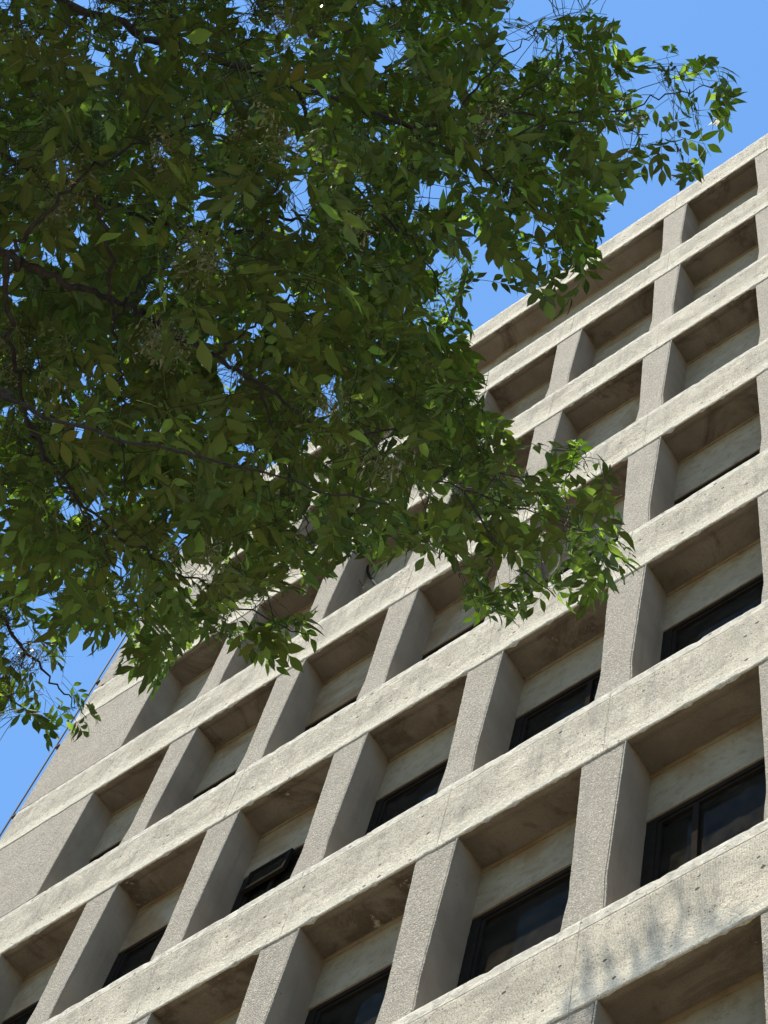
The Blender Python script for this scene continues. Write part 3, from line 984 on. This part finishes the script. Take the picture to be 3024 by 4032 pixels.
# limbs traced along the dark branch lines, each at its own distance
B = [
 ([tz(4.2), fv(-500, 420, 5.6), fv(-150, 500, 5.7), fv(0, 545, 5.8), fv(60, 572, 5.85), fv(130, 607, 5.9), fv(260, 655, 6.1), fv(360, 713, 6.3), fv(465, 770, 6.5), fv(560, 828, 6.7), fv(640, 888, 6.9), fv(740, 950, 7.1), fv(850, 1010, 7.4), fv(1000, 1060, 7.9), fv(1160, 1110, 8.4), fv(1300, 1165, 8.8)], 0.015, 0.002),
 ([fv(20, 552, 5.82), fv(60, 500, 5.8), fv(110, 450, 5.8), fv(180, 382, 5.85), fv(265, 328, 6.0), fv(380, 288, 6.2), fv(480, 243, 6.4), fv(560, 200, 6.8)], 0.0075, 0.002),
 ([fv(465, 770, 6.5), fv(520, 720, 6.4), fv(590, 660, 6.4), fv(660, 625, 6.5), fv(712, 600, 6.6)], 0.006, 0.002),
 ([fv(15, 550, 5.8), fv(20, 690, 5.9), fv(35, 800, 6.0), fv(60, 910, 6.2), fv(105, 1000, 6.5), fv(165, 1090, 6.8), fv(230, 1190, 7.1), fv(300, 1330, 7.5)], 0.0085, 0.002),
 ([fv(205, 425, 5.9), fv(230, 520, 5.9), fv(243, 640, 6.0), fv(248, 740, 6.1), fv(255, 830, 6.2), fv(262, 960, 6.4), fv(268, 1080, 6.7)], 0.0075, 0.002),
 ([fv(248, 690, 6.05), fv(290, 620, 6.2), fv(350, 570, 6.5), fv(420, 540, 6.8)], 0.005, 0.002),
 ([tz(6.6), fv(-300, -150, 7.6), fv(60, -30, 7.5), fv(290, 72, 7.4), fv(380, 98, 7.5), fv(500, 140, 7.6), fv(640, 188, 7.8), fv(760, 228, 8.0), fv(860, 262, 8.2), fv(960, 275, 8.3), fv(1080, 250, 8.5), fv(1190, 245, 8.7), fv(1330, 240, 8.9), fv(1440, 205, 9.0), fv(1540, 190, 9.1)], 0.018, 0.002),
 ([fv(960, 275, 8.3), fv(1080, 290, 8.4), fv(1180, 268, 8.6), fv(1300, 262, 8.8), fv(1400, 290, 8.9)], 0.007, 0.002),
 ([fv(860, 262, 8.2), fv(980, 330, 8.3), fv(1080, 400, 8.3), fv(1170, 470, 8.3), fv(1230, 560, 8.4)], 0.007, 0.002),
 ([fv(960, 275, 8.3), fv(1040, 180, 8.4), fv(1090, 120, 8.5), fv(1150, 80, 8.6)], 0.006, 0.002),
 ([fv(1080, 250, 8.5), fv(1170, 170, 8.6), fv(1250, 110, 8.8)], 0.005, 0.002),
 ([tz(5.2), fv(-260, 900, 7.6), fv(-80, 1180, 8.2), fv(0, 1330, 8.7), fv(60, 1410, 8.9), fv(120, 1480, 9.0), fv(165, 1530, 9.1)], 0.016, 0.002),
 ([fv(60, 910, 6.2), fv(180, 1100, 6.9), fv(330, 1200, 7.3), fv(470, 1285, 7.5), fv(600, 1345, 7.6), fv(660, 1370, 7.7)], 0.0065, 0.002),
 ([fv(560, 828, 6.7), fv(590, 930, 6.9), fv(640, 1070, 7.2), fv(680, 1180, 7.5)], 0.005, 0.002),
 ([fv(640, 188, 7.8), fv(700, 330, 7.9), fv(800, 440, 8.0), fv(920, 560, 8.2), fv(980, 700, 8.4)], 0.008, 0.002),
 ([fv(660, 465, 9.0), fv(590, 478, 9.0), fv(500, 500, 9.0), fv(350, 480, 9.0), fv(100, 380, 8.8), fv(-200, 200, 8.8), tz(7.5)], 0.004, 0.02),
 ([fv(740, 950, 7.1), fv(850, 930, 7.3), fv(960, 900, 7.6), fv(1010, 860, 7.8)], 0.005, 0.002),
 ([fv(1000, 1060, 7.9), fv(1100, 1200, 8.4), fv(1200, 1290, 8.8)], 0.005, 0.002),
 ([tz(3.6), fv(-350, 700, 4.6), fv(0, 860, 4.9), fv(300, 950, 5.0), fv(600, 1030, 5.1), fv(840, 1090, 5.2)], 0.008, 0.002),
]
for P, r0, r1 in B:
    branch(P, r0, r1)
limb_d = np.zeros((GH, GW))
for pts, _, _ in branches[:19]:
    for a, b in zip(pts[:-1], pts[1:]):
        for t in np.linspace(0, 1, 8):
            q = a + (b - a) * t
            px, py, zc = proj(q)
            gx, gy = int(px[0] / CELL), int(py[0] / CELL)
            if 1 <= gx < GW - 1 and 1 <= gy < GH - 1:
                limb_d[gy - 1:gy + 2, gx - 1:gx + 2] = np.maximum(limb_d[gy - 1:gy + 2, gx - 1:gx + 2], zc[0])
# upper crown limbs, out of the frame above and to the street side
def crown_limb(h, az, length, rise, r0=0.05):
    a = tz(h)
    d = V3(math.cos(az), math.sin(az), 0)
    P = [a, a + d * length * 0.35 + V3(0, 0, rise * 0.3), a + d * length * 0.7 + V3(jit(.3), jit(.3), rise * 0.7), a + d * length + V3(jit(.3), jit(.3), rise)]
    return branch(P, r0, 0.006, 7, 0.03)
for h, azd, ln, rise in [(8, 150, 3.0, 1.8), (8.5, 60, 3.2, 1.6), (9.5, 100, 3.8, 2.2), (10, 200, 3.0, 1.8), (10.5, 20, 3.0, 1.5), (11.5, 130, 3.4, 2.2), (12, 80, 3.8, 2.2),
                         (13, 170, 2.8, 2.0), (13.5, 50, 3.0, 2.0), (14.5, 110, 2.8, 2.0), (15.5, 240, 2.4, 1.8), (16, 90, 2.4, 1.6), (8, 270, 2.8, 2), (11, 300, 2.8, 2), (7, 220, 2.8, 1.5)]:
    crown_limb(h, R_(azd), ln, rise)

twigs = []
node_arr = None
def nearest(p):
    d = node_arr - p
    # prefer wood that lies behind the twig, nearer the trunk
    dist = np.linalg.norm(d, axis=1)
    return int(np.argmin(dist)), float(dist.min())
def outward(p):
    v = V3(p[0] - TR[0], p[1] - TR[1], 0)
    n = np.linalg.norm(v)
    return v / max(n, 0.1)

def grow_twig(p, maxd=1.6, need=0.12, force=False, nl=None, min_got=2, back=0, hid=False):
    """a leafy shoot whose middle is near p, sprung from the nearest wood"""
    global node_arr
    i, dist = nearest(p)
    if dist > maxd:
        return 0
    a = node_arr[i]
    dirn = p - a
    if np.linalg.norm(dirn) < 0.08:
        dirn = outward(p) * 0.3 + rng.normal(0, 0.3, 3)
    dirn = dirn / np.linalg.norm(dirn)
    dirn = dirn * 0.6 + outward(p) * 0.45 + rng.normal(0, 0.3, 3)
    dirn[2] = dirn[2] * 0.6 - rng.uniform(-0.15, 0.35)
    dirn /= np.linalg.norm(dirn)
    ln = rng.uniform(0.10, 0.24)
    p = p - dirn * back * 0.2
    far = np.linalg.norm(p - CC)
    lsc = 1.08 if far > 7.5 else 1.0
    tip = p + dirn * ln
    got = []
    n = nl or rng.integers(2, 5)
    base = len(leaves)
    for q in range(n):
        t = 1.0 - 0.42 * q / n
        pos = p + (tip - p) * t
        for sgn in ((0,) if q == 0 else (1, -1)):
            k = int(rng.integers(len(TPL)))
            side = np.cross(dirn, V3(0, 0, 1)); side /= max(np.linalg.norm(side), 0.1)
            ax = dirn * (1.0 if sgn == 0 else 0.35) + side * sgn * 0.9 + V3(0, 0, -rng.uniform(0.05, 1.1)) + rng.normal(0, 0.18, 3)
            nm = V3(0, 0, 1) + rng.normal(0, 0.55, 3)
            c = check_leaf(k, pos, frame_from(ax, nm), rng.uniform(0.76, 1.16) * lsc, need, force)
            if c:
                got.append(c)
    if len(got) < min_got:
        return 0
    mid = (a + p) / 2 + V3(0, 0, 0.06 * dist) + rng.normal(0, 0.02, 3)
    pts = [a, mid, p, tip]
    if not wood_ok(pts, hid):
        return 0
    for c in got:
        commit(c)
    twigs.append((pts, 0.0013 + 0.0014 * min(dist, 1.2)))
    node_arr = np.vstack([node_arr, mid, p])
    return len(got)

node_arr = np.array(nodes)
# the skirt of the crown that the photograph shows
cells = np.argwhere(allow)
total = 0
for it in range(15000):
    if it % 250 == 0:
        un = np.argwhere(allow & (cover == 0))
    src = un if (rng.random() < 0.85 and len(un) > 10) else cells
    gy, gx = src[rng.integers(len(src))]
    px, py = (gx + rng.random()) * CELL, (gy + rng.random()) * CELL
    fx, fy = px / FV, py / FV
    D = near_depth(fx, fy) + min(rng.exponential(0.9), 4.0)
    g = gapf[gy, gx]
    late = it > 6000
    total += grow_twig(at(px, py, D), 1.9, (0.36 if D > 7.6 else 0.10) if late else min(0.45, 0.12 + 1.2 * g), min_got=1 if late else 2, back=rng.random() if late else 0)
n_skirt = len(leaves)
# deeper layers behind the skirt, up in the sun
for it in range(2000):
    gy, gx = cells[rng.integers(len(cells))]
    if gapf[gy, gx] > 0.12:
        continue
    px, py = (gx + rng.random()) * CELL, (gy + rng.random()) * CELL
    D = near_depth(px / FV, py / FV) + 1.2 + rng.random() * 4.5
    grow_twig(at(px, py, D), 2.4, 0.0, min_got=2)
# upper crown outside the frame: shades the skirt
skirt_pos = np.array([l[1] for l in leaves[:n_skirt]])
rim = skirt_pos[np.linalg.norm(skirt_pos - CC, axis=1) > 7.4]
for it in range(1900):
    if it % 2:
        p = (rim[rng.integers(len(rim))] if it % 8 != 1 else skirt_pos[rng.integers(n_skirt)]) + SUN * rng.uniform(0.8, 5.0) + rng.normal(0, 0.25, 3)
        px, py, zc = proj(p)
        if zc[0] > 0.5 and 0 < px[0] < 3024 and 0 < py[0] < 4032 and rng.random() < 0.7:
            continue
        grow_twig(p, 3.0, 0.0, hid=True)
        continue
    h = rng.uniform(6.0, 18.5)
    rad = (4.6 if h < 14 else 4.6 - (h - 14) * 0.6) * math.sqrt(rng.random())
    az = rng.uniform(0, 2 * math.pi)
    p = V3(TR[0] + .5 + rad * math.cos(az), TR[1] + 1.2 + rad * math.sin(az), h)
    px, py, zc = proj(p)
    if zc[0] > 0.5 and -80 < px[0] < 3100 and -80 < py[0] < 4100:
        continue
    grow_twig(p, 2.4, 0.0, hid=True)
# outlying high spray that dapples the lowest beam with soft shade
spray = []
for px, py in [(2330, 3960), (2390, 3915), (2560, 3850), (2620, 3800), (2680, 3760), (2740, 3735), (2790, 3700), (2860, 3665), (2480, 3880)]:
    F = on_facade(px - 60, py + 100)
    spray.append(F + SUN * 9.8)
sp = np.mean(spray, 0)
lim = branch([tz(16), tz(17) + (sp - tz(17)) * 0.35 + V3(0, 0, .5), tz(17) + (sp - tz(17)) * 0.7 + V3(0, 0, .4), sp], 0.04, 0.006, 7)
node_arr = np.vstack([node_arr, np.array(lim)])
for s in spray:
    k = int(rng.integers(len(TPL)))
    for q in range(9):
        o = s + rng.normal(0, 1, 3) * np.array([0.14, 0.05, 0.03])
        commit(check_leaf(int(rng.integers(len(TPL))), o, frame_from(rng.normal(0, 1, 3), V3(0, 0, 1) + rng.normal(0, .3, 3)), 1.0, 0, True))
    i, d = nearest(s)
    twigs.append(([node_arr[i], (node_arr[i] + s) / 2 + V3(0, 0, .05), s], 0.004))

# ---- assemble the tree
tree = bpy.data.objects.new('ash_tree', None)
tree.location = (TR[0], TR[1], 0.1)
link(tree)
tag(tree, 'leafy green ash tree reaching over from the upper left in front of the concrete building', 'tree')
TB = Vector((TR[0], TR[1], 0.1))
def local(P):
    return [Vector(tuple(p)) - TB for p in P]
m = MB()
n = len(trunk_pts)
m.tube(local(trunk_pts), [0.19 * (1 - i / n) ** 0.7 + 0.03 + (0.09 if i == 0 else 0) for i in range(n)], 12)
obj('trunk', m.mesh('trunk', [M_BARK], True), tree)
for P, r0, r1 in branches:
    m = MB()
    n = len(P) - 1
    rr = [(r0 + (r1 - r0) * (i / n) ** 0.8) * (1 + random.uniform(-.10, .14)) for i in range(n + 1)]
    m.tube(local(P), rr, 7)
    obj('branch', m.mesh('branch', [M_BARK], True), tree)
m = MB()
for P, r in twigs:
    pts = catmull(P, 3)
    k = len(pts)
    m.tube(local(pts), [r * (1 - 0.65 * i / k) for i in range(k)], 4, cap=False)
tag(obj('twigs', m.mesh('twigs', [M_BARK], True), tree), kind='stuff')

order = sorted(range(len(leaves)), key=lambda i: -leaves[i][4])
big = order[:290]
bigset = set(big)
meshes = [tpl_mesh(k) for k in range(len(TPL))]
for i in big:
    k, o, Rm, s, _ = leaves[i]
    lo = bpy.data.objects.new('leaf', meshes[k])
    Mx = Matrix.Translation(Vector(tuple(o)) - TB) @ Matrix([list(Rm[r] * s) + [0] for r in range(3)] + [[0, 0, 0, 1]])
    lo.matrix_local = Mx
    link(lo, tree)
    lo.matrix_local = Mx
Vs, LI, LS, LT, UVs = [], [], [], [], []
off = 0
loop_cache = []
for V, F, UV, _, _, _ in TPL:
    li = np.concatenate([np.array(f) for f in F])
    lt = np.array([len(f) for f in F])
    loop_cache.append((li, lt))
for i in range(len(leaves)):
    if i in bigset:
        continue
    k, o, Rm, s, _ = leaves[i]
    V = TPL[k][0] @ Rm.T * s + o - np.array(TB)
    Vs.append(V)
    li, lt = loop_cache[k]
    LI.append(li + off); LT.append(lt); UVs.append(TPL[k][2][li])
    off += len(V)
Vs = np.concatenate(Vs).astype(np.float32); LI = np.concatenate(LI).astype(np.int32); LT = np.concatenate(LT).astype(np.int32); UVs = np.concatenate(UVs).astype(np.float32)
me = bpy.data.meshes.new('foliage')
me.vertices.add(len(Vs)); me.vertices.foreach_set('co', Vs.ravel())
me.loops.add(len(LI)); me.loops.foreach_set('vertex_index', LI)
me.polygons.add(len(LT))
me.polygons.foreach_set('loop_start', np.concatenate([[0], np.cumsum(LT)[:-1]]).astype(np.int32))
me.polygons.foreach_set('use_smooth', np.ones(len(LT), bool))
me.materials.append(M_LEAF)
me.uv_layers.new(name='UVMap').data.foreach_set('uv', UVs.ravel())
me.update(calc_edges=True); me.validate()
tag(obj('foliage', me, tree), kind='stuff')

# hanging clusters of winged seeds
def seed_cluster(seed):
    r = random.Random(seed)
    m = MB()
    for k in range(46):
        a, b = r.uniform(0, 6.28), r.uniform(0.1, 1.0)
        d = Vector((math.cos(a) * b, math.sin(a) * b, -r.uniform(0.1, 1.2))).normalized()
        base = d * r.uniform(0.015, 0.085) + Vector((r.uniform(-.02, .02), r.uniform(-.02, .02), 0))
        h = Vector((r.uniform(-.5, .5), r.uniform(-.5, .5), -1)).normalized()
        s = h.cross(Vector((r.uniform(-1, 1), r.uniform(-1, 1), 0.3))).normalized()
        L, w = r.uniform(0.022, 0.036), r.uniform(0.0025, 0.0042)
        m.face([base, base + h * L * 0.55 + s * w, base + h * L, base + h * L * 0.55 - s * w])
        if k % 3 == 0:
            m.tube([Vector((0, 0, 0)), base], 0.0006, 3, cap=False)
    return m.mesh('seed_cluster', [M_SEED])
seed_me = [seed_cluster(k) for k in range(5)]
spots = []
for cx, cy, n, sp_ in [(150, 390, 12, 45), (430, 555, 9, 45), (370, 340, 4, 40), (620, 40, 5, 30), (380, 745, 5, 30), (730, 870, 5, 40), (860, 1010, 3, 40), (90, 130, 4, 50),
                      (880, 720, 3, 40), (1010, 270, 4, 30), (760, 480, 5, 40), (340, 700, 3, 30), (60, 780, 5, 60), (600, 300, 5, 60), (440, 1180, 4, 50), (500, 1270, 4, 40), (80, 1400, 3, 40), (1090, 200, 2, 30), (700, 330, 3, 40)]:
    for _ in range(n):
        spots.append((cx + rng.normal(0, sp_ * .6), cy + rng.normal(0, sp_ * .6)))
seedtw = MB()
for fx, fy in spots:
    p = fv(fx, fy, near_depth(fx, fy) + rng.uniform(0.0, 0.5))
    i, d = nearest(p)
    if d > 1.2:
        continue
    o = tag(obj('seed_cluster', seed_me[int(rng.integers(5))], tree, tuple(p - np.array(TB))), kind='stuff')
    o.rotation_euler = (jit(.3), jit(.3), jit(3.1))
    sc_ = rng.uniform(0.8, 1.2); o.scale = (sc_, sc_, sc_)
    seedtw.tube(local([node_arr[i], (node_arr[i] + p) / 2 + V3(0, 0, .03), p]), 0.0014, 4, cap=False)
tag(obj('seed_stalks', seedtw.mesh('seed_stalks', [M_BARK], True), tree), kind='stuff')
print('LEAVES', len(leaves), n_skirt, 'verts', len(Vs), 'twigs', len(twigs), 'uncovered', float((allow & (cover == 0)).sum() / allow.sum()))
